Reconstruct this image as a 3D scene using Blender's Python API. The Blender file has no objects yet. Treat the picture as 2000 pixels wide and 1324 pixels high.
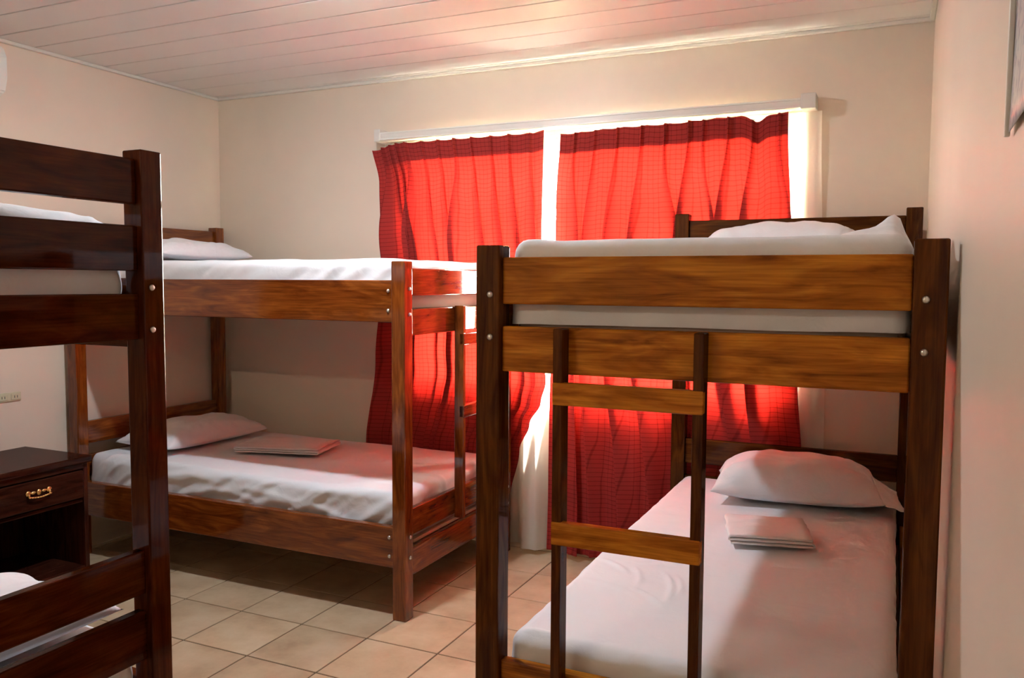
import bpy, bmesh, math, random
from mathutils import Vector, Matrix, noise

random.seed(7)
scene = bpy.context.scene
C = scene.collection

# ------------------------------------------------------------------ camera
CAM = Vector((3.933, -4.0932, 1.4514)); YAW, PITCH, ROLL, FPX = 0.4303, -0.0684, 0.0054, 1626.69
cd = bpy.data.cameras.new('camera'); cam = bpy.data.objects.new('camera', cd); C.objects.link(cam)
cd.sensor_width = 36; cd.lens = 36 * FPX / 2000; cd.clip_start = .02; cd.clip_end = 200
fh = Vector((-math.sin(YAW), math.cos(YAW), 0)); R0 = Vector((math.cos(YAW), math.sin(YAW), 0)); UP = Vector((0, 0, 1))
F = fh * math.cos(PITCH) + UP * math.sin(PITCH); D0 = -(UP * math.cos(PITCH) - fh * math.sin(PITCH))
cx = R0 * math.cos(ROLL) - D0 * math.sin(ROLL); cy = -(R0 * math.sin(ROLL) + D0 * math.cos(ROLL)); cz = -F
M = Matrix((cx, cy, cz)).transposed().to_4x4(); M.translation = CAM
cam.matrix_world = M
scene.camera = cam

# ------------------------------------------------------------------ light and exposure
SKY, SUN, BULB, FILL = 92.0, 400.0, 1560.0, 80.0
w = bpy.data.worlds.new('world'); scene.world = w; w.use_nodes = True
bg = w.node_tree.nodes['Background']; bg.inputs[0].default_value = (1.0, .93, .84, 1); bg.inputs[1].default_value = SKY
scene.view_settings.view_transform = 'Standard'; scene.view_settings.look = 'None'
scene.view_settings.gamma = 1; scene.view_settings.use_curve_mapping = False
scene.view_settings.exposure = 0.2
scene.cycles.max_bounces = 7; scene.cycles.diffuse_bounces = 4; scene.cycles.transmission_bounces = 5; scene.cycles.glossy_bounces = 3
scene.cycles.adaptive_threshold = .04
scene.cycles.transparent_max_bounces = 6; scene.cycles.sample_clamp_indirect = 80
scene.cycles.caustics_reflective = False; scene.cycles.caustics_refractive = False
sl = bpy.data.lights.new('sun', 'SUN'); sl.energy = SUN; sl.angle = math.radians(.6); sl.color = (1, .95, .86)
so_ = bpy.data.objects.new('sun', sl); C.objects.link(so_); so_.rotation_euler = (math.radians(-11), math.radians(4), 0); so_.location = (2.4, 3, 8)
pl = bpy.data.lights.new('window_portal', 'AREA'); pl.shape = 'RECTANGLE'; pl.size = 2.12; pl.size_y = 1.36; pl.cycles.is_portal = True
po = bpy.data.objects.new('window_portal', pl); C.objects.link(po); po.location = (2.44, .17, 1.56); po.rotation_euler = (math.radians(-90), 0, 0)
pl2 = pl.copy(); pl2.size = .22; po2 = bpy.data.objects.new('window_portal', pl2); C.objects.link(po2); po2.location = (2.31, .168, 1.56); po2.rotation_euler = po.rotation_euler

# ------------------------------------------------------------------ materials
def mat(name):
    m = bpy.data.materials.new(name); m.use_nodes = True; nt = m.node_tree
    return m, nt, nt.nodes, nt.links, nt.nodes['Principled BSDF']

def node(ns, t, **kw):
    n = ns.new(t)
    for k, v in kw.items():
        if k[0] == 'i' and k[1:].isdigit(): n.inputs[int(k[1:])].default_value = v
        else: setattr(n, k, v)
    return n

def ramp(ns, stops):
    r = ns.new('ShaderNodeValToRGB'); el = r.color_ramp.elements
    while len(el) < len(stops): el.new(.5)
    for e, (p, c) in zip(el, stops): e.position = p; e.color = (*c, 1)
    return r

def coords(ns, ls, scale, rnd=0.0):
    tc = ns.new('ShaderNodeTexCoord'); src = tc.outputs['Object']
    if rnd:
        oi = ns.new('ShaderNodeObjectInfo'); mu = node(ns, 'ShaderNodeMath', operation='MULTIPLY'); mu.inputs[1].default_value = rnd
        ad = node(ns, 'ShaderNodeVectorMath', operation='ADD')
        ls.new(oi.outputs['Random'], mu.inputs[0]); ls.new(src, ad.inputs[0]); ls.new(mu.outputs[0], ad.inputs[1]); src = ad.outputs[0]
    mp = ns.new('ShaderNodeMapping'); mp.inputs['Scale'].default_value = scale; ls.new(src, mp.inputs[0])
    return mp.outputs[0]

def wood(name, dark, mid, light, rough=.5, coat=.4, grain=1.0, cior=1.5, crough=.055):
    m, nt, ns, ls, b = mat(name)
    v = coords(ns, ls, (1.5, 9, 9), 37.0)
    n1 = node(ns, 'ShaderNodeTexNoise'); n1.inputs['Scale'].default_value = 2.2; n1.inputs['Detail'].default_value = 7; n1.inputs['Distortion'].default_value = 1.7
    ls.new(v, n1.inputs['Vector'])
    rp = ramp(ns, [(.30, dark), (.5, mid), (.68, light)]); ls.new(n1.outputs[0], rp.inputs[0])
    v2 = coords(ns, ls, (3.5, 150, 150), 11.0)
    n2 = node(ns, 'ShaderNodeTexNoise'); n2.inputs['Scale'].default_value = 1.5; n2.inputs['Detail'].default_value = 4; ls.new(v2, n2.inputs['Vector'])
    r2 = ramp(ns, [(.35, (.55, .5, .45)), (.6, (1, 1, 1))]); ls.new(n2.outputs[0], r2.inputs[0])
    mx = node(ns, 'ShaderNodeMix', data_type='RGBA', blend_type='MULTIPLY'); mx.inputs[0].default_value = .6 * grain
    ls.new(rp.outputs[0], mx.inputs[6]); ls.new(r2.outputs[0], mx.inputs[7])
    # each board a little lighter or darker
    oi = ns.new('ShaderNodeObjectInfo'); mr = ns.new('ShaderNodeMapRange'); mr.inputs[3].default_value = .85; mr.inputs[4].default_value = 1.15
    ls.new(oi.outputs['Random'], mr.inputs[0])
    hs = ns.new('ShaderNodeHueSaturation'); ls.new(mx.outputs[2], hs.inputs['Color']); ls.new(mr.outputs[0], hs.inputs['Value'])
    ls.new(hs.outputs[0], b.inputs['Base Color'])
    b.inputs['Specular IOR Level'].default_value = .0
    b.inputs['Roughness'].default_value = rough; b.inputs['Coat Weight'].default_value = coat; b.inputs['Coat Roughness'].default_value = crough; b.inputs['Coat IOR'].default_value = cior
    bp = ns.new('ShaderNodeBump'); bp.inputs['Strength'].default_value = .12; bp.inputs['Distance'].default_value = .001
    ls.new(n2.outputs[0], bp.inputs['Height']); ls.new(bp.outputs[0], b.inputs['Normal'])
    return m

def plain(name, col, rough=.5, metal=0.0, bump=0.0, bscale=200.0, var=0.0, spec=.5):
    m, nt, ns, ls, b = mat(name)
    b.inputs['Base Color'].default_value = (*col, 1); b.inputs['Roughness'].default_value = rough; b.inputs['Metallic'].default_value = metal
    b.inputs['Specular IOR Level'].default_value = spec
    v = coords(ns, ls, (1, 1, 1))
    if var:
        n = node(ns, 'ShaderNodeTexNoise'); n.inputs['Scale'].default_value = 1.7; n.inputs['Detail'].default_value = 5; ls.new(v, n.inputs['Vector'])
        rp = ramp(ns, [(.3, tuple(c * (1 - var) for c in col)), (.7, tuple(min(1, c * (1 + var)) for c in col))]); ls.new(n.outputs[0], rp.inputs[0]); ls.new(rp.outputs[0], b.inputs['Base Color'])
    if bump:
        n = node(ns, 'ShaderNodeTexNoise'); n.inputs['Scale'].default_value = bscale; n.inputs['Detail'].default_value = 3; ls.new(v, n.inputs['Vector'])
        bp = ns.new('ShaderNodeBump'); bp.inputs['Strength'].default_value = bump; bp.inputs['Distance'].default_value = .002
        ls.new(n.outputs[0], bp.inputs['Height']); ls.new(bp.outputs[0], b.inputs['Normal'])
    return m

def linen(name, col, bump=.25):
    m, nt, ns, ls, b = mat(name)
    b.inputs['Base Color'].default_value = (*col, 1); b.inputs['Roughness'].default_value = .85; b.inputs['Sheen Weight'].default_value = .15
    v = coords(ns, ls, (1, 1, 1), 5.0)
    n = node(ns, 'ShaderNodeTexNoise'); n.inputs['Scale'].default_value = 9; n.inputs['Detail'].default_value = 5; n.inputs['Distortion'].default_value = .8; ls.new(v, n.inputs['Vector'])
    bp = ns.new('ShaderNodeBump'); bp.inputs['Strength'].default_value = bump; bp.inputs['Distance'].default_value = .02
    ls.new(n.outputs[0], bp.inputs['Height']); ls.new(bp.outputs[0], b.inputs['Normal'])
    return m

def curtain_mat(name, col, trans, weave, clear=0.0, tcol=None):
    m, nt, ns, ls, b = mat(name); ns.remove(b); out = [n for n in ns if n.type == 'OUTPUT_MATERIAL'][0]
    uv = ns.new('ShaderNodeUVMap'); uv.uv_map = 'cloth'
    df = ns.new('ShaderNodeBsdfDiffuse'); tr = ns.new('ShaderNodeBsdfTranslucent'); mx = ns.new('ShaderNodeMixShader'); mx.inputs[0].default_value = trans
    if weave:
        sep = ns.new('ShaderNodeSeparateXYZ'); ls.new(uv.outputs[0], sep.inputs[0])
        def bands(axis, freq, nsc, lo, width):
            mp = ns.new('ShaderNodeMapping'); mp.inputs['Scale'].default_value = nsc; ls.new(uv.outputs[0], mp.inputs[0])
            n = node(ns, 'ShaderNodeTexNoise'); n.inputs['Scale'].default_value = 1; n.inputs['Detail'].default_value = 2; ls.new(mp.outputs[0], n.inputs['Vector'])
            mu = node(ns, 'ShaderNodeMath', operation='MULTIPLY_ADD'); mu.inputs[1].default_value = freq; ls.new(sep.outputs[axis], mu.inputs[0])
            n2 = node(ns, 'ShaderNodeMath', operation='MULTIPLY'); n2.inputs[1].default_value = 1.6; ls.new(n.outputs[0], n2.inputs[0]); ls.new(n2.outputs[0], mu.inputs[2])
            pp = node(ns, 'ShaderNodeMath', operation='PINGPONG'); pp.inputs[1].default_value = .5; ls.new(mu.outputs[0], pp.inputs[0])
            r = ramp(ns, [(width * .4, (lo, lo, lo)), (width, (1, 1, 1))]); ls.new(pp.outputs[0], r.inputs[0]); return r.outputs[0]
        h = bands(1, 44, (5, 3, 1), .62, .11); v = bands(0, 32, (3, 2, 1), .72, .09)
        m1 = node(ns, 'ShaderNodeMix', data_type='RGBA', blend_type='MULTIPLY'); m1.inputs[0].default_value = weave; ls.new(h, m1.inputs[6]); ls.new(v, m1.inputs[7])
        m2 = node(ns, 'ShaderNodeMix', data_type='RGBA', blend_type='MULTIPLY'); m2.inputs[0].default_value = weave; m2.inputs[6].default_value = (*col, 1); ls.new(m1.outputs[2], m2.inputs[7])
        m4 = node(ns, 'ShaderNodeMix', data_type='RGBA', blend_type='MULTIPLY'); m4.inputs[0].default_value = weave; m4.inputs[6].default_value = (*(tcol or col), 1); ls.new(m1.outputs[2], m4.inputs[7])
        ls.new(m2.outputs[2], df.inputs[0]); ls.new(m4.outputs[2], tr.inputs[0])
    else:
        df.inputs[0].default_value = (*col, 1); tr.inputs[0].default_value = (*col, 1)
    ls.new(df.outputs[0], mx.inputs[1]); ls.new(tr.outputs[0], mx.inputs[2]); res = mx.outputs[0]
    if clear:
        tp = ns.new('ShaderNodeBsdfTransparent'); m3 = ns.new('ShaderNodeMixShader'); m3.inputs[0].default_value = clear
        ls.new(res, m3.inputs[1]); ls.new(tp.outputs[0], m3.inputs[2]); res = m3.outputs[0]
    ls.new(res, out.inputs['Surface'])
    return m

def glow(name, col, s):
    m, nt, ns, ls, b = mat(name); b.inputs['Base Color'].default_value = (.9, .9, .9, 1)
    b.inputs['Emission Color'].default_value = (*col, 1); b.inputs['Emission Strength'].default_value = s
    return m

def glass_mat():
    m, nt, ns, ls, b = mat('window_glass'); ns.remove(b); out = [n for n in ns if n.type == 'OUTPUT_MATERIAL'][0]
    tp = ns.new('ShaderNodeBsdfTransparent'); tp.inputs[0].default_value = (.95, .97, .96, 1); gl = ns.new('ShaderNodeBsdfGlossy'); gl.inputs['Roughness'].default_value = .02
    mx = ns.new('ShaderNodeMixShader'); mx.inputs[0].default_value = .06
    ls.new(tp.outputs[0], mx.inputs[1]); ls.new(gl.outputs[0], mx.inputs[2]); ls.new(mx.outputs[0], out.inputs[0])
    return m

def tile_mat():
    m, nt, ns, ls, b = mat('floor_tile')
    v = coords(ns, ls, (1, 1, 1), 23.0)
    n = node(ns, 'ShaderNodeTexNoise'); n.inputs['Scale'].default_value = 6; n.inputs['Detail'].default_value = 8; n.inputs['Roughness'].default_value = .6; ls.new(v, n.inputs['Vector'])
    rp = ramp(ns, [(.3, (.41, .275, .165)), (.5, (.53, .38, .238)), (.72, (.61, .465, .31))]); ls.new(n.outputs[0], rp.inputs[0])
    oi = ns.new('ShaderNodeObjectInfo'); mr = ns.new('ShaderNodeMapRange'); mr.inputs[3].default_value = .93; mr.inputs[4].default_value = 1.05; ls.new(oi.outputs['Random'], mr.inputs[0])
    hs = ns.new('ShaderNodeHueSaturation'); ls.new(rp.outputs[0], hs.inputs['Color']); ls.new(mr.outputs[0], hs.inputs['Value']); ls.new(hs.outputs[0], b.inputs['Base Color'])
    b.inputs['Roughness'].default_value = .38
    return m

def paper_mat():
    m, nt, ns, ls, b = mat('printed_paper')
    tc = ns.new('ShaderNodeTexCoord'); mp = ns.new('ShaderNodeMapping'); mp.inputs['Scale'].default_value = (1, 60, 75); ls.new(tc.outputs['Object'], mp.inputs[0])
    n = node(ns, 'ShaderNodeTexNoise'); n.inputs['Scale'].default_value = 1; n.inputs['Detail'].default_value = 1; ls.new(mp.outputs[0], n.inputs['Vector'])
    rp = ramp(ns, [(.38, (.38, .38, .46)), (.5, (.62, .61, .63))]); ls.new(n.outputs[0], rp.inputs[0]); ls.new(rp.outputs[0], b.inputs['Base Color'])
    b.inputs['Roughness'].default_value = .3
    return m

MT = {
 'wall': plain('cream_wall_paint', (.73, .615, .50), .45, bump=.06, bscale=90, var=.03),
 'ceil': plain('white_ceiling_panel', (.76, .72, .68), .38, var=.02),
 'trimw': plain('white_trim', (.68, .64, .58), .4),
 'grout': plain('dark_grout', (.13, .085, .05), .9, bump=.2),
 'tile': tile_mat(),
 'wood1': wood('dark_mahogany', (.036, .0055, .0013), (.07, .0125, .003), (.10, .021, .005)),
 'wood2': wood('red_brown_wood', (.11, .021, .003), (.19, .043, .006), (.28, .074, .011), coat=1.0, cior=1.65, crough=.07),
 'wood3': wood('golden_brown_wood', (.20, .052, .005), (.44, .143, .012), (.62, .24, .022)),
 'wood3p': wood('brown_post_shade_wood', (.045, .009, .0015), (.09, .024, .004), (.14, .043, .007)),
 'woodn': wood('nightstand_wood', (.022, .005, .003), (.045, .011, .006), (.065, .018, .009)),
 'ply': plain('bounce_plywood', (.72, .56, .40), .7, var=.1),  # unseen bed bases made pale to bounce light into the lower bunks
 'bolt': plain('steel_bolt', (.75, .72, .68), .3, 1.0),
 'brass': plain('brass', (.85, .55, .22), .25, 1.0),
 'sheet': linen('white_sheet', (.75, .75, .775)),
 'pillow': linen('white_pillowcase', (.75, .745, .765), .3),
 'towel': linen('folded_linen', (.76, .70, .69), .2),
 'tick': plain('mattress_ticking', (.50, .38, .32), .9, bump=.5, bscale=60, var=.25),
 'red': curtain_mat('red_curtain', (.50, .056, .048), .42, 1.0, 0.0, (.265, .0094, .0064)),
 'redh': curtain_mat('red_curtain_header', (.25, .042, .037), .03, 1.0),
 'sheer': curtain_mat('sheer_curtain', (.88, .84, .78), .6, 0, 0),
 'alu': plain('window_aluminium', (.55, .54, .52), .4, .6),
 'glass': glass_mat(),
 'plastic': plain('white_plastic', (.72, .70, .64), .35),
 'outlet': plain('ivory_plastic', (.62, .56, .38), .4),
 'slot': plain('dark_slot', (.03, .03, .03), .6),
 'bulb': glow('lit_bulb', (.82, .91, 1.0), BULB),
 'fill_bulb': glow('warm_fill_bulb', (1.0, .88, .68), FILL),
 'paper': paper_mat(),
}

# ------------------------------------------------------------------ helpers
def link(o, parent=None):
    C.objects.link(o)
    if parent: o.parent = parent
    return o
def obj(name, me, m, parent=None, loc=(0, 0, 0), rot=(0, 0, 0)):
    if m and not me.materials: me.materials.append(m)
    o = bpy.data.objects.new(name, me); link(o, parent); o.location = loc; o.rotation_euler = rot
    return o
def tag(o, label, cat, group=None):
    o['label'] = label; o['category'] = cat
    if group: o['group'] = group
    return o
def thing(name, label, cat, loc=(0, 0, 0), rz=0, group=None):
    o = bpy.data.objects.new(name, None); C.objects.link(o); o.empty_display_size = .1; o.location = loc; o.rotation_euler = (0, 0, rz)
    return tag(o, label, cat, group)
def struct(o): o['kind'] = 'structure'; return o
_box = {}
def box_me(sx, sy, sz, m, bev=.003, seg=2):
    k = (round(sx, 4), round(sy, 4), round(sz, 4), m.name, bev)
    if k in _box: return _box[k]
    bm = bmesh.new(); bmesh.ops.create_cube(bm, size=1)
    for v in bm.verts: v.co = Vector((v.co.x * sx, v.co.y * sy, v.co.z * sz))
    if bev: bmesh.ops.bevel(bm, geom=list(bm.edges), offset=bev, segments=seg, affect='EDGES', profile=.5)
    me = bpy.data.meshes.new('box'); bm.to_mesh(me); bm.free(); me.materials.append(m)
    _box[k] = me
    return me
def box(name, a, b, m, parent=None, bev=.003, axis=None):
    """box between corners a and b; its long axis becomes local x so that the grain runs along it"""
    a, b = Vector(a), Vector(b); c = (a + b) / 2; s = [abs(b[i] - a[i]) for i in range(3)]
    ax = axis if axis is not None else max(range(3), key=lambda i: s[i])
    if ax == 0: me, rot = box_me(s[0], s[1], s[2], m, bev), (0, 0, 0)
    elif ax == 1: me, rot = box_me(s[1], s[0], s[2], m, bev), (0, 0, math.pi / 2)
    else: me, rot = box_me(s[2], s[1], s[0], m, bev), (0, -math.pi / 2, 0)
    return obj(name, me, None, parent, c, rot)
def multi_box(name, boxes, m, bev=0):
    bm = bmesh.new()
    for a, b in boxes:
        r = bmesh.ops.create_cube(bm, size=1)
        for v in r['verts']: v.co = Vector([(a[i] + b[i]) / 2 + v.co[i] * abs(b[i] - a[i]) for i in range(3)])
        if bev: bmesh.ops.bevel(bm, geom=list({e for v in r['verts'] for e in v.link_edges}), offset=bev, segments=2, affect='EDGES', profile=.5)
    me = bpy.data.meshes.new(name); bm.to_mesh(me); bm.free(); me.materials.append(m)
    return me
def lathe(prof, n, m):
    vs, fs = [], []
    for r, z in prof:
        for k in range(n): t = 2 * math.pi * k / n; vs.append((r * math.cos(t), r * math.sin(t), z))
    for i in range(len(prof) - 1):
        for k in range(n): fs.append((i * n + k, i * n + (k + 1) % n, (i + 1) * n + (k + 1) % n, (i + 1) * n + k))
    fs.append(tuple(range(n - 1, -1, -1))); fs.append(tuple((len(prof) - 1) * n + k for k in range(n)))
    me = bpy.data.meshes.new('lathe'); me.from_pydata(vs, [], fs); me.materials.append(m); smooth(me)
    return me
def smooth(me):
    for p in me.polygons: p.use_smooth = True
    return me
def grid_me(nu, nv, f, m, uvf=None, closed=False):
    vs = [f(i / nu, j / nv) for j in range(nv + 1) for i in range(nu + 1)]
    fs = [(j * (nu + 1) + i, j * (nu + 1) + i + 1, (j + 1) * (nu + 1) + i + 1, (j + 1) * (nu + 1) + i) for j in range(nv) for i in range(nu)]
    me = bpy.data.meshes.new('cloth'); me.from_pydata([tuple(v) for v in vs], [], fs); me.materials.append(m); smooth(me)
    if uvf:
        uv = me.uv_layers.new(name='cloth')
        for lp in me.loops:
            j, i = divmod(lp.vertex_index, nu + 1); uv.data[lp.index].uv = uvf(i / nu, j / nv)
    return me
def sstep(a, b, x):
    t = min(1, max(0, (x - a) / (b - a))); return t * t * (3 - 2 * t)
def lerp_tab(tab, x):
    if x <= tab[0][0]: return tab[0][1]
    for (a, va), (b, vb) in zip(tab, tab[1:]):
        if x <= b: t = (x - a) / (b - a); return va + (vb - va) * (t * t * (3 - 2 * t))
    return tab[-1][1]
def fn(x, y, z=0): return noise.noise(Vector((x, y, z)))

# ------------------------------------------------------------------ the room
W, H, Y1, T = 4.05, 2.598, -5.6, .15
WX0, WX1, WZ0, WZ1 = 1.45, 3.49, .90, 2.215
struct(obj('wall_back', multi_box('wall_back', [((-T, 0, 0), (WX0, T, H)), ((WX1, 0, 0), (W + T, T, H)), ((WX0, 0, 0), (WX1, T, WZ0)), ((WX0, 0, WZ1), (WX1, T, H))], MT['wall']), None))
struct(obj('wall_left', multi_box('wall_left', [((-T, Y1, 0), (0, 0, H))], MT['wall']), None))
struct(obj('wall_right', multi_box('wall_right', [((W, Y1, 0), (W + T, 0, H))], MT['wall']), None))
struct(obj('wall_front', multi_box('wall_front', [((-T, Y1 - T, 0), (W + T, Y1, H))], MT['wall']), None))
fl = struct(obj('floor', multi_box('floor', [((-T, Y1 - T, -.12), (W + T, T, -.003))], MT['grout']), None))
TX, TY, TS, G = 1.0337, -1.3363, .33, .0065
xs = [0] + [TX + TS * k for k in range(-3, 10) if 0.02 < TX + TS * k < W - .02] + [W]
ys = [0] + [TY + TS * k for k in range(4, -14, -1) if Y1 + .02 < TY + TS * k < -.02] + [Y1]
for xa, xb in zip(xs, xs[1:]):
    for yb, ya in zip(ys, ys[1:]):
        me = box_me(xb - xa - G, yb - ya - G, .016, MT['tile'], .0015, 1)
        obj('tile', me, None, fl, ((xa + xb) / 2, (ya + yb) / 2, -.008))
ce = struct(obj('ceiling', multi_box('ceiling', [((-T, Y1 - T, H + .012), (W + T, T, H + .12))], MT['ceil']), None))
yy = -.05; edges = [0, yy]
while yy - .2 > Y1: yy -= .2; edges.append(yy)
edges.append(Y1)
for ya, yb in zip(edges, edges[1:]):
    me = box_me(W, ya - yb - .006, .014, MT['ceil'], .004, 2)
    obj('ceiling_panel', me, None, ce, (W / 2, (ya + yb) / 2, H + .0065))
for k, (a, b) in enumerate([((0, -.022, H - .018), (W, 0, H)), ((0, Y1, H - .018), (.022, -.022, H)), ((W - .022, Y1, H - .018), (W, -.022, H))]):
    struct(box('trim_%d' % (k + 1), a, b, MT['trimw'], None, .005))
# window
win = bpy.data.objects.new('window_1', None); C.objects.link(win); struct(win); win.location = (0, 0, 0)
fy0, fy1 = .07, .115; xm = (WX0 + WX1) / 2; zt = 1.86
for a, b in [((WX0, fy0, WZ0), (WX1, fy1, WZ0 + .04)), ((WX0, fy0, WZ1 - .04), (WX1, fy1, WZ1)), ((WX0, fy0, zt - .02), (WX1, fy1, zt + .02))]:
    box('window_frame', a, b, MT['alu'], win, .003)
for x in (WX0, xm - .02, WX1 - .04): box('window_frame', (x, fy0, WZ0 + .04), (x + .04, fy1, WZ1 - .04), MT['alu'], win, .003)
for x0, x1 in ((WX0 + .04, xm - .02), (xm + .02, WX1 - .04)):
    for z0, z1 in ((WZ0 + .04, zt - .02), (zt + .02, WZ1 - .04)): box('pane', (x0, .09, z0), (x1, .095, z1), MT['glass'], win, 0)

struct(box('bounce_apron', (-8, T + .002, -.30), (12, 1.35, -.2), plain('bounce_concrete', (.80, .77, .72), .9, bump=.2), None, 0))  # unseen ground added, pale to bounce light up onto the ceiling
struct(box('added_lawn', (-30, 1.35, -.30), (34, 60, -.21), plain('added_grass', (.10, .13, .06), .95, bump=.5, bscale=20, var=.3), None, 0))  # unseen dark ground added to cut the light thrown up through the slit

# ------------------------------------------------------------------ bunk beds
P = .065
bolt_me = lathe([(.008, 0), (.008, .002), (.0065, .0045), (.0035, .0058), (.0008, .0062)], 12, MT['bolt'])
def bolt(parent, loc, rot): obj('bolt', bolt_me, None, parent, loc, rot)
def bunk(label, loc, rz, L, Wb, mb, mp, head, foot, ladder=None, dz=0, mh=None):
    t = thing('bunk_bed', label, 'bunk bed', loc, rz, 'wooden bunk beds in the dormitory')
    Hh, Hf = 1.777, 1.535 + dz
    for u, h in ((0, Hh), (L - P, Hf)):
        for v in (0, Wb - P): box('post', (u, v, 0), (u + P, v + P, h), mp, t, .004)
    for z0, z1 in head: box('end_board', (.018, P, z0), (.048, Wb - P, z1), mh or mb, t, .004)
    for z0, z1 in foot: box('end_board', (L - .048, P, z0), (L - .018, Wb - P, z1), mb, t, .004)
    for z0, z1 in ((1.278, 1.456), (.223, .40)):
        for v in (.012, Wb - .047):
            box('side_rail', (P, v, z0), (L - P, v + .035, z1), mb, t, .004)
            out = -1 if v < Wb / 2 else 1; vy = v if out < 0 else v + .035
            for u in (P + .022, L - P - .022):
                for z in (z0 + .05, z1 - .045): bolt(t, (u, vy, z), (math.pi / 2 * (1 if out < 0 else -1), 0, 0))
    for zb in (1.317, .298): box('mattress_base', (.05, .048, zb), (L - .05, Wb - .048, zb + .015), MT['ply'], t, .002)
    for v in (P * .62, Wb - P * .62):
        for z in (1.42, 1.313, .36, .27):
            bolt(t, (L, v, z), (0, math.pi / 2, 0)); bolt(t, (0, v, z + .012), (0, -math.pi / 2, 0))
    if ladder:
        for v in ladder: box('ladder_stile', (L - .018, v - .012, .335), (L + .030, v + .012, 1.340), mp, t, .003)
        for z0, z1 in ((1.157, 1.211), (.815, .872)):
            box('ladder_rung', (L + .008, ladder[0] - .012, z0), (L + .033, ladder[1] + .012, z1), mb, t, .003)
    return t
FOOT = ((1.390, 1.507), (1.220, 1.334), (.353, .469), (.174, .298))
B2 = dict(loc=(.0284, -1.137, 0), rz=0, L=2.0555, Wb=1.067)
B3 = dict(loc=(2.9705, -.08, 0), rz=-math.pi / 2, L=2.1366, Wb=1.0600)
B1 = dict(loc=(2.2131, -2.506, 0), rz=math.pi, L=2.06, Wb=1.067)
bunk('red-brown bunk bed standing along the back wall, its ladder end beside the curtains', B2['loc'], B2['rz'], B2['L'], B2['Wb'], MT['wood2'], MT['wood2'],
     ((1.641, 1.7535), (1.474, 1.587), (1.301, 1.417), (.585, .705), (.41, .525)), FOOT, (.477, .815))
bunk('golden-brown bunk bed against the right wall with its ladder end facing the viewer', B3['loc'], B3['rz'], B3['L'], B3['Wb'], MT['wood3'], MT['wood3p'],
     ((1.641, 1.745), (1.474, 1.587), (1.301, 1.417), (.585, .703), (.41, .525)), tuple((a + .006, b + .006) for a, b in FOOT), (.234, .571), .008, MT['wood3p'])  # head boards in the dark post wood, their shade put into the colour
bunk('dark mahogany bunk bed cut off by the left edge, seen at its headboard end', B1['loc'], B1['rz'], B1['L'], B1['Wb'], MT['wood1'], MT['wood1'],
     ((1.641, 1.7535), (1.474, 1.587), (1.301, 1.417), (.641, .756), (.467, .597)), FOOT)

# ------------------------------------------------------------------ mattresses
def drape(A, B, top, r, dmax, seed, wr, skirt=None, peaks=(), creases=()):
    """sheet over a block: half sizes A, B, folded down over rounded edges"""
    def f(s, q):
        a = (s * 2 - 1) * (A - r + dmax); b = (q * 2 - 1) * (B - r + dmax)
        ia, ib = max(-(A - r), min(A - r, a)), max(-(B - r), min(B - r, b)); da, db = a - ia, b - ib; d = math.hypot(da, db)
        if d > 1e-9: na, nb = da / d, db / d
        else: na = nb = 0
        dm = dmax if skirt is None else skirt(ia, ib, na, nb)
        d = min(d, dm, dmax); t = min(d / r, math.pi / 2); h = r * math.sin(t); dr = r * (1 - math.cos(t)) + max(0, d - r * math.pi / 2)
        k = seed * 13.7
        und = .006 * fn(ia * 2.2, ib * 2.2, k) + .003 * fn(ia * 5, ib * 5, k + 3)
        side = sstep(.3, 1.2, d / r)
        cr = wr * (.010 * abs(fn(ia * 3.0 + ib * 2 + dr * 9, dr * 6 + ib * 4, k + 7)) + .006 * fn(ia * 14 + dr * 20, ib * 14, k + 9)) * side
        lim = .008 if abs(na) > .4 else .015; cr = min(cr, lim)
        wv = wr * .004 * (1 - side) * max(0, fn(ia * 7 + 3 * fn(ia, ib, k), ib * 3.5, k + 5))
        pk = sum(hh * math.exp(-(((ia + na * h - pa) / ra) ** 2 + ((ib + nb * h - pb) / rb) ** 2)) for pa, pb, hh, ra, rb in peaks) * (1 - .8 * side)
        px, py = ia + na * h, ib + nb * h; push = 0
        for pa, pb, ln, wd, an, hh in creases:       # soft ridges in the cloth, also running down the side
            ex, ey = px - pa, (b if abs(b) > abs(py) else py) - pb; u = ex * math.cos(an) + ey * math.sin(an); v = -ex * math.sin(an) + ey * math.cos(an) + .15 * u * u / ln
            g = hh * math.exp(-(u / ln) ** 4 - (v / wd) ** 2); pk += g * (1 - side); push += g * side
        cr = min(cr + push, lim); push = 0
        return Vector((ia + na * (h + cr + push), ib + nb * (h + cr + push), top - dr + und * (1 - side * .7) + wv + pk))
    return f
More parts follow.
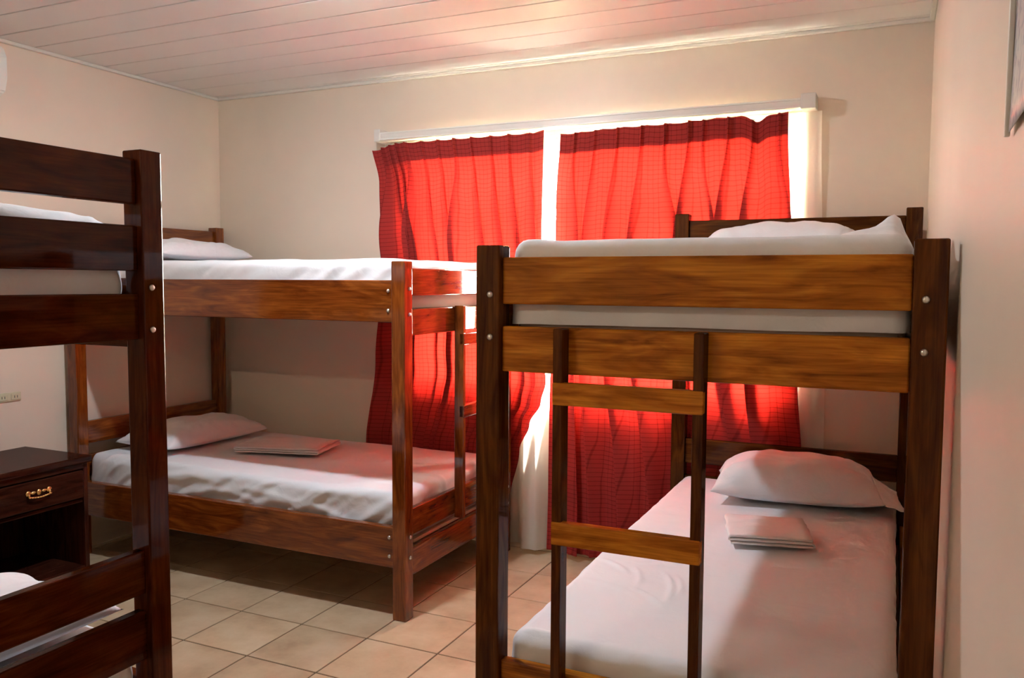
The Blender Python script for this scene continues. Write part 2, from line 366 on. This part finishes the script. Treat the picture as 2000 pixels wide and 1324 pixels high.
def mattress(bed, upper, label, wr=1.0, skirt=None, top=None, peaks=(), creases=()):
    L, Wb = bed['L'], bed['Wb']; rz = bed['rz']
    z0 = 1.333 if upper else .314; zt = top or (1.548 if upper else .532)
    A, B = (L - .118) / 2, (Wb - .132) / 2
    c = Matrix.Rotation(rz, 4, 'Z') @ Vector((L / 2, Wb / 2, 0)) + Vector(bed['loc'])
    t = thing('mattress', label, 'mattress', (c.x, c.y, z0), rz, 'mattresses on the bunk beds')
    fb = drape(A - .008, B - .008, zt - z0 - .010, .04, .04 * math.pi / 2 + (zt - z0 - .01 - .04) - .001, 1, 0)
    me = grid_me(56, 40, fb, MT['tick']); bm = bmesh.new(); bm.from_mesh(me)
    bmesh.ops.holes_fill(bm, edges=[e for e in bm.edges if e.is_boundary], sides=0); bm.to_mesh(me); bm.free(); smooth(me)
    obj('mattress_body', me, None, t)
    f = drape(A, B, zt - z0, .038, .038 * math.pi / 2 + (zt - z0 - .045), len(label) % 17, wr, skirt, peaks, creases)
    sm = grid_me(*((300, 170) if creases else (160, 100)), f, MT['sheet']); o = obj('fitted_sheet', sm, None, t)
    return t
def hem(base, amp, seed): return lambda ia, ib, na, nb: base + amp * fn(ia * 1.6 + ib * 2.1, seed) + amp * .4 * fn(ia * 6, ib * 6, seed)
mattress(B2, True, 'upper mattress in white sheet on the bunk along the back wall', 1.2, hem(.17, .03, 3))
cr2 = [(-.86, -.50, .13, .016, .9, .012), (-.80, -.53, .12, .014, .75, .012), (-.70, -.55, .16, .018, .55, .011), (-.52, -.53, .20, .018, .28, .010), (-.30, -.50, .22, .020, .14, .009), (-.1, -.55, .25, .018, .08, .008),
       (.18, -.52, .22, .020, -.05, .007), (.45, -.55, .25, .018, -.08, .008), (.62, -.20, .16, .020, .5, .006), (.80, -.30, .18, .018, .35, .008), (.86, -.10, .14, .016, .2, .008), (.70, .1, .16, .02, .3, .005)]
mattress(B2, False, 'lower mattress in wrinkled white sheet on the bunk along the back wall', 1.6, hem(.17, .02, 4), None, (), cr2)
mattress(B3, True, 'upper mattress in white sheet on the bunk against the right wall', 1.0, hem(.232, .004, 5), 1.556, ((.74, .425, .055, .10, .035), (.80, .36, .02, .06, .06), (1.02, -.40, .012, .04, .05)))
cr3 = []
for x, y, ln, wd, an, hh in ((3.14, -1.54, .07, .010, .9, .005), (3.24, -1.62, .09, .009, .3, .005), (3.25, -1.47, .06, .008, 1.9, .004), (3.35, -1.66, .11, .010, .25, .007), (3.375, -1.64, .09, .008, .25, .005),
                          (3.30, -1.75, .08, .010, .9, .004), (3.19, -1.72, .10, .014, 1.2, .003), (3.12, -2.12, .05, .012, 1.5, .007), (3.10, -2.16, .04, .010, 1.1, .006), (3.22, -1.33, .12, .016, 1.4, .003)):
    cr3.append((-(y + 1.148), x - 3.5, ln, wd, an, hh))
mattress(B3, False, 'lower mattress in white sheet on the bunk against the right wall', 1.0, hem(.2, .01, 6), None, (), cr3)
mattress(B1, True, 'upper mattress on the dark bunk cut off at the left edge', 1.0, hem(.225, .006, 7))
mattress(B1, False, 'lower mattress on the dark bunk cut off at the left edge', 1.2, hem(.2, .01, 8))

# ------------------------------------------------------------------ pillows and folded linen
def pillow(label, loc, rz, a, b, h, seed, tilt=(0, 0), flap=0, m='pillow'):
    def surf(sgn):
        def f(s, q):
            u, v = s * 2 - 1, q * 2 - 1
            e = max(0, (1 - abs(u) ** 3.2)) * max(0, (1 - abs(v) ** 3.2))
            th = h * e ** .55
            x = a * u * (1 - .07 * (1 - v * v) * abs(u) ** 3); y = b * v * (1 - .09 * (1 - u * u) * abs(v) ** 3)
            k = seed * 5.1; ed = 1 - e ** .5
            wr = .014 * fn(u * 2.4, v * 2.4, k) + .011 * fn(u * 6 + 2 * fn(u * 2, v * 2, k), v * 4, k + 2) * (0.4 + ed) + .016 * abs(fn(u * 3, v * 9, k + 4)) * abs(u) ** 4
            z = th * (1.0 if sgn > 0 else .35) * sgn + (wr * min(1, e * 6) if sgn > 0 else 0)
            return Vector((x, y, z + h * .35))
        return f
    t = thing('pillow', label, 'pillow', loc, rz, 'white pillows on the bunks'); t.rotation_euler = (tilt[0], tilt[1], rz)
    bm = bmesh.new(); me1 = grid_me(64, 44, surf(1), MT[m]); me2 = grid_me(64, 44, surf(-1), MT[m])
    bm.from_mesh(me1); bm.from_mesh(me2); bmesh.ops.remove_doubles(bm, verts=bm.verts, dist=.0008); bmesh.ops.recalc_face_normals(bm, faces=bm.faces)
    me = bpy.data.meshes.new('pillow_body'); bm.to_mesh(me); bm.free(); me.materials.append(MT[m]); smooth(me)
    obj('pillow_body', me, None, t)
    if flap:      # open end of the pillowcase, empty fabric beyond the filling
        def g(s, q):
            v = q * 2 - 1; x = flap * (a * (.90 + .02 * abs(v)) + s * .10); sq = 1 - .15 * s
            return Vector((x, b * v * .93 * sq, h * .35 + h * .45 * (1 - v * v) * (1 - s) ** .8 + .010 * fn(s * 3, v * 6, seed) * (.3 + s) - s * h * .18))
        fm = grid_me(12, 36, g, MT[m]); o = obj('pillowcase_flap', fm, None, t); so = o.modifiers.new('thick', 'SOLIDIFY'); so.thickness = .002
    return t
ZL, ZU = .546, 1.562
pillow('white pillow lying half in shade on the lower bunk against the right wall', (3.575, -.42, ZL - .002), .10, .335, .21, .135, 1, (0, 0), 1)
pillow('white pillow on the upper bunk against the right wall', (3.50, -.36, ZU + .006), -.03, .325, .21, .105, 2)
pillow('white pillow with one end lit on the lower bunk along the back wall', (.36, -.60, ZL - .002), math.pi / 2 - .05, .36, .21, .10, 3, (0, 0), 0)
pillow('white pillow on the upper bunk along the back wall', (.30, -.58, ZU - .002), math.pi / 2 + .04, .35, .185, .085, 4)
pillow('white pillow on the upper mattress of the dark bunk at the left edge', (1.92, -2.93, ZU - .002), math.pi / 2, .375, .20, .052, 5)
pillow('white pillow on the lower mattress of the dark bunk at the left edge', (1.89, -2.925, ZL - .002), math.pi / 2, .365, .21, .10, 6)

def folded(label, loc, rz, a, b, n, th, seed, m='towel'):
    """cloth folded back and forth n times: each layer a soft slab, joined by the folds at alternating ends"""
    prof = []; gap = th * .55
    for k in range(n):
        z = k * (th + gap) + th / 2; sh = .012 * fn(k * 3.1, seed)
        x0, x1 = -a + sh, a + .006 * fn(k, seed + 3)
        pts = [(x0 + (x1 - x0) * i / 10, z) for i in range(11)]
        if k % 2: pts.reverse()
        prof += pts
        if k < n - 1:
            ex = pts[-1][0]; s = 1 if k % 2 == 0 else -1; zc = z + (th + gap) / 2; rr = (th + gap) / 2
            prof += [(ex + s * rr * math.sin(t), zc - rr * math.cos(t)) for t in (math.pi * .25, math.pi * .5, math.pi * .75)]
    N = len(prof) - 1
    def f(s, q):
        x, z = prof[round(q * N)]; v = s * 2 - 1
        zz = z + .004 * fn(x * 8, v * 3, seed) * (z / (n * th) + .2) + .003 * fn(x * 20, v * 9, seed + 1)
        zz -= .006 * (abs(v) ** 6) * (z / (n * (th + gap)))
        return Vector((x + .006 * fn(z * 90, v * 2, seed), b * v * (1 + .03 * fn(z * 60, 1, seed)), zz))
    me = grid_me(24, N, f, MT[m]); o = obj('folded_sheet', me, None, None, loc, (0, 0, rz)); so = o.modifiers.new('thick', 'SOLIDIFY'); so.thickness = th * .8; so.offset = 0
    return tag(o, label, 'folded linen', 'folded linen laid out on the lower bunks')
folded('folded white sheet in front of the pillow on the right lower bunk', (3.545, -1.04, ZL + .004), .22, .135, .135, 3, .009, 2)
folded('folded pinkish sheet beside the pillow on the back-wall lower bunk', (.98, -.55, ZL + .004), .25, .23, .15, 3, .008, 5)

# ------------------------------------------------------------------ curtains
def zone(x, z):
    """1 where a bed holds the cloth against the wall"""
    a = sstep(1.85, 1.45, z) * sstep(2.22, 2.08, x)
    b = sstep(2.05, 1.72, z) * sstep(2.86, 2.98, x)
    return max(a, b)
def make_curtain(label, xl, xr, zt, zb, pleats, seed, gather=0.0):
    t = thing('curtain', label, 'curtain', (0, 0, 0), 0, 'red curtains on the window')
    rnd = random.Random(seed); info = [(s, am, rnd.uniform(-.03, .03), rnd.choice((1, 1, -1)), rnd.uniform(.012, .03)) for s, am in pleats]
    HB = .100
    def pos(s, z, off=0.0):
        x0, x1 = lerp_tab(xl, -z), lerp_tab(xr, -z); Wd = x1 - x0; dz = max(0, zt(s) - HB - z); lo = sstep(0, .5, dz)
        x = x0 + Wd * (s + .010 * fn(s * 7, z * 1.2, seed) * lo); y = 0; edge = sstep(-.02, .06, s) * sstep(1.02, .94, s)
        for si, am, dr, sg, w2 in info:
            c = si + dr * .5 * sstep(0, 1.2, dz) + gather * (1 - si) * si * 4 * sstep(.7, 2.1, dz)
            wd = (.006 + .010 * sstep(-.02, .4, dz)) / max(Wd, .5); g = math.exp(-((s - c) / wd) ** 2)
            y -= am * (.030 + .020 * sstep(.02, .6, dz)) * g
            x += .078 * sg * am * sstep(-.03, .5, dz) * edge * g
            # cloth dips back between the pleats and carries a minor fold
            y -= .012 * am * sstep(.1, .7, dz) * math.exp(-((s - c - .045 * sg) / (w2 / Wd)) ** 2)
        y += .008 * math.sin(s * 61 + 2.5 * fn(s * 3, z * .6, seed)) * lo + .012 * fn(s * 9, z * .8, seed + 2) * lo
        k = zone(x, z); y0 = -.074 * (1 - k) - .044 * k; y = y0 + y * (1 - .72 * k)
        y = max(-.20 * (1 - k) - .064 * k, min(-.028 - .014 * (1 - k), y))
        return Vector((x, y + off, z))
    NZ = 110
    def f(s, q): z = zt(s) + (zb - zt(s)) * q; return pos(s, z)
    ext = 1.35
    me = grid_me(520, NZ, f, MT['red'], lambda s, q: (s * ext, (1 - q) * 2.15)); obj('curtain_panel', me, None, t)
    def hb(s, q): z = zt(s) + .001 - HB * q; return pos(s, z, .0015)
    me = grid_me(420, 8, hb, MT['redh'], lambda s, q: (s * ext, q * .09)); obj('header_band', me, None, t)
    hk = multi_box('hook', [((-.004, -.002, -.02), (.004, .002, .022)), ((-.008, -.002, .016), (.008, .002, .024))], MT['plastic'])
    for si, *_ in info:
        p = pos(si, zt(si)); obj('hook', hk, None, t, (p.x, -.066, p.z - .016))
    return t
pl_l = [(.075, 1.0), (.12, .8), (.165, 1.1), (.215, .8), (.315, .6), (.41, .6), (.505, .8), (.605, .7), (.715, .75), (.815, .8), (.93, .6)]
pl_r = [(.075, .7), (.17, .6), (.275, .7), (.385, .7), (.49, .9), (.595, 1.0), (.655, .8), (.76, 1.1), (.86, 1.1), (.965, .9)]
make_curtain('red curtain left of the bright slit, partly behind the bunk ladder',
    [(-2.25, 1.20), (-2.0, 1.255), (-1.5, 1.27), (-1.0, 1.22), (-.5, 1.155), (0, 1.15)],
    [(-2.25, 2.262), (-1.5, 2.255), (-1.1, 2.27), (-.93, 2.29), (-.82, 2.262), (-.70, 2.195), (-.55, 2.125), (-.3, 2.07), (0, 2.06)],
    lambda s: 2.190 + .033 * sstep(0, .18, s) - .005 * abs(math.sin(s * 31)) + .012 * sstep(.93, 1, s), .05, pl_l, 3)
make_curtain('red curtain right of the bright slit, hanging behind the right bunk',
    [(-2.25, 2.355), (-1.9, 2.335), (-1.4, 2.33), (-.9, 2.305), (-.4, 2.300), (0, 2.295)],
    [(-2.25, 3.465), (-1.6, 3.485), (-1.0, 3.53), (-.6, 3.555), (0, 3.56)],
    lambda s: 2.206 + .012 * sstep(0, .3, s) + .010 * sstep(.5, .75, s) - .03 * math.exp(-((s - .88) / .035) ** 2) - .005 * abs(math.sin(s * 31)) + .004 * sstep(.95, 1, s), .035, pl_r, 9, .12)
# sheer behind
def make_sheer(label, xl, xr, seed):
    def pos(s, q):
        z = 2.232 + (.03 - 2.232) * q; x0, x1 = lerp_tab(xl, -z), lerp_tab(xr, -z); x = x0 + (x1 - x0) * s
        k = zone(x, z); y0 = -.026 * (1 - k) - .014 * k - .075 * sstep(2.10, 2.17, x) * sstep(2.30, 2.23, x) * sstep(.95, .25, z)
        return Vector((x, y0 + .0065 * math.sin(x * 66 + 3 * fn(x * 2, z, seed)) + .003 * fn(x * 14, z, seed + 3), z))
    o = obj('sheer_curtain', grid_me(220, 48, pos, MT['sheer'], lambda s, q: (s * 1.5, q * 2.2)), None)
    tag(o, label, 'sheer curtain', 'white sheer curtains')
    def hem_pos(s, q): p = pos(s, 1 - .072 * (1 - q)); p.y += .0025; return p
    obj('bottom_hem', grid_me(220, 4, hem_pos, MT['sheer'], lambda s, q: (s, q)), None, o)
make_sheer('white sheer curtain behind the left red curtain, showing low at the slit', [(-2.3, 1.26), (0, 1.26)],
    [(-2.3, 2.255), (-1.4, 2.25), (-1.25, 2.36), (0, 2.36)], 1)
make_sheer('white sheer curtain showing past the outer edge of the right red curtain', [(-2.3, 2.37), (-1.4, 2.375), (-1.25, 2.40), (0, 2.40)],
    [(-2.3, 3.605), (-.7, 3.655), (0, 3.66)], 6)
# rail
rl = thing('curtain_rail', 'white metal curtain rail above the window', 'curtain rail', (0, 0, 0))
box('rail_track', (1.265, -.105, 2.238), (3.56, -.030, 2.281), MT['trimw'], rl, .003)
box('rail_lip', (1.268, -.109, 2.2385), (3.518, -.104, 2.247), MT['plastic'], rl, .001)
box('rail_lip', (1.268, -.109, 2.272), (3.518, -.104, 2.2805), MT['plastic'], rl, .001)
for x0, x1 in ((1.245, 1.285), (3.52, 3.585)):
    box('end_bracket', (x0, -.112, 2.232), (x1, -.001, 2.300), MT['trimw'], rl, .004)

# ------------------------------------------------------------------ nightstand
ns_ = thing('nightstand', 'dark wooden nightstand with brass-handled drawer against the left wall', 'nightstand', (.25, -1.66, 0))
def nb(name, a, b, parent=ns_, m='woodn', bev=.003):
    o = box(name, a, b, MT[m], parent, bev); o.location -= Vector((.25, -1.66, 0)); return o
nx0, nx1, ny0, ny1 = .02, .475, -1.90, -1.385
nb('top_board', (nx0, ny0 - .012, .590), (nx1 + .02, ny1 + .012, .622), bev=.006)
for y in (ny0, ny1 - .022): nb('side_panel', (nx0, y, 0), (nx1, y + .022, .590))
nb('back_panel', (nx0, ny0 + .022, .03), (nx0 + .012, ny1 - .022, .590))
nb('shelf_board', (nx0 + .012, ny0 + .022, .40), (nx1 - .01, ny1 - .022, .418))
nb('bottom_board', (nx0 + .012, ny0 + .022, .075), (nx1 - .005, ny1 - .022, .095))
nb('plinth', (nx1 - .03, ny0 + .022, .0), (nx1 - .008, ny1 - .022, .075))
nb('front_rail', (nx1 - .022, ny0 + .022, .562), (nx1 + .004, ny1 - .022, .590))
dr = nb('drawer', (nx1 - .016, ny0 + .026, .424), (nx1 + .006, ny1 - .026, .556), bev=.006)
dr_c = Vector(dr.location)
hd = []
def bar(p, q, r): hd.append((p, q, r))
bm = bmesh.new()
def blob(c, s):
    r = bmesh.ops.create_uvsphere(bm, u_segments=10, v_segments=6, radius=1)
    for v in r['verts']: v.co = Vector((c[0] + v.co.x * s[0], c[1] + v.co.y * s[1], c[2] + v.co.z * s[2]))
for y in (-.050, .050): blob((.003, y, .004), (.006, .014, .013)); blob((.008, y, -.006), (.006, .006, .010))
blob((.004, 0, .002), (.006, .012, .014)); blob((.004, -.026, .004), (.004, .013, .007)); blob((.004, .026, .004), (.004, .013, .007))
for k in range(9): y = -.048 + .012 * k; blob((.014 + .004 * math.cos(y * 30), y, -.012 - .006 * math.cos(y * 30)), (.004, .009, .004))
me = bpy.data.meshes.new('handle'); bm.to_mesh(me); bm.free(); me.materials.append(MT['brass']); smooth(me)
ho = obj('handle', me, None, dr); ho.matrix_parent_inverse = Matrix.Identity(4)
ho.location = dr.rotation_euler.to_matrix().inverted() @ Vector((.013, 0, .012)); ho.rotation_euler = (0, 0, -math.pi / 2); ho['label'] = 'ornate brass handle'

# ------------------------------------------------------------------ wall things
ou = thing('wall_outlet', 'ivory double power outlet on the left wall above the nightstand', 'power outlet', (0, -1.44, .875))
me = multi_box('cover_plate', [((0, -.062, -.022), (.008, .062, .022))], MT['outlet'], .003); obj('cover_plate', me, None, ou)
for y in (-.032, .032):
    s = obj('socket', multi_box('socket', [((.008, y - .024, -.015), (.012, y + .024, .015))], MT['outlet'], .002), None, ou)
    for dy in (-.007, .007): obj('slot', multi_box('slot', [((.0118, y + dy - .0015, -.006), (.0125, y + dy + .0015, .006))], MT['slot']), None, s)
ac = thing('air_conditioner', 'white wall air conditioner at the left edge, near the ceiling', 'air conditioner', (0, -1.915, 2.28))
prof = [(0, 0), (.12, 0), (.175, .03), (.195, .09), (.195, .19), (.175, .235), (.13, .245), (0, .245)]
def ac_shell(ya, yb):
    vs = [(x, y, z) for y in (ya, yb) for x, z in prof]; n = len(prof)
    fs = [(i, (i + 1) % n, n + (i + 1) % n, n + i) for i in range(n)] + [tuple(range(n - 1, -1, -1)), tuple(range(n, 2 * n))]
    bm = bmesh.new(); V = [bm.verts.new(v) for v in vs]
    for f in fs: bm.faces.new([V[i] for i in f])
    bmesh.ops.recalc_face_normals(bm, faces=bm.faces); bmesh.ops.bevel(bm, geom=list(bm.edges), offset=.008, segments=3, affect='EDGES')
    me = bpy.data.meshes.new('shell'); bm.to_mesh(me); bm.free(); me.materials.append(MT['plastic']); return me
obj('shell', ac_shell(-.40, .40), None, ac)
obj('air_flap', multi_box('air_flap', [((.10, -.34, -.006), (.165, .34, .004))], MT['plastic'], .002), None, ac)
pn = thing('notice_sleeve', 'printed notice in a clear plastic sleeve on the right wall', 'notice', (W, -3.095, 1.624))
def paper_pos(s, q): return Vector((-.003 - .006 * (1 - q) ** 3 * (.5 + .5 * s), .115 - .23 * s, .30 * q))
o = obj('paper', grid_me(8, 12, paper_pos, MT['paper']), None, pn); so = o.modifiers.new('thick', 'SOLIDIFY'); so.thickness = .001
for y in (.115, -.115): obj('sleeve_edge', multi_box('sleeve_edge', [((-.010, y - .004, -.004), (-.004, y + .004, .305))], MT['plastic'], .001), None, pn)

# ------------------------------------------------------------------ lamps
def lamp(label, x, y, m):
    t = thing('ceiling_lamp', label, 'lamp', (x, y, H))
    obj('lamp_base', lathe([(.062, 0), (.062, -.012), (.056, -.017), (.048, -.018)][::-1], 28, MT['plastic']), None, t)
    obj('diffuser', lathe([(.004, -.035), (.020, -.0345), (.034, -.033), (.042, -.0295), (.045, -.024), (.045, -.0185)], 28, m), None, t)
lamp('lit white round lamp on the ceiling in the middle of the room', 2.0, -1.57, MT['bulb'])
t = thing('ceiling_lamp', 'added fluorescent fill lamp on the ceiling behind the viewer', 'lamp', (1.75, -4.6, H))  # unseen fill lamp added to light the right bunk's front boards
obj('fill_housing', multi_box('fill_housing', [((-.62, -.04, -.035), (.62, .04, 0))], MT['plastic'], .006), None, t)
obj('tube', lathe([(.003, -.60), (.015, -.598), (.016, -.58), (.016, .58), (.015, .598), (.003, .60)], 14, MT['fill_bulb']), None, t, (0, 0, -.055), (0, math.pi / 2, 0))
for x in (-.60, .60): obj('fill_socket', multi_box('fill_socket', [((x - .012, -.014, -.075), (x + .012, .014, -.034))], MT['plastic'], .003), None, t)
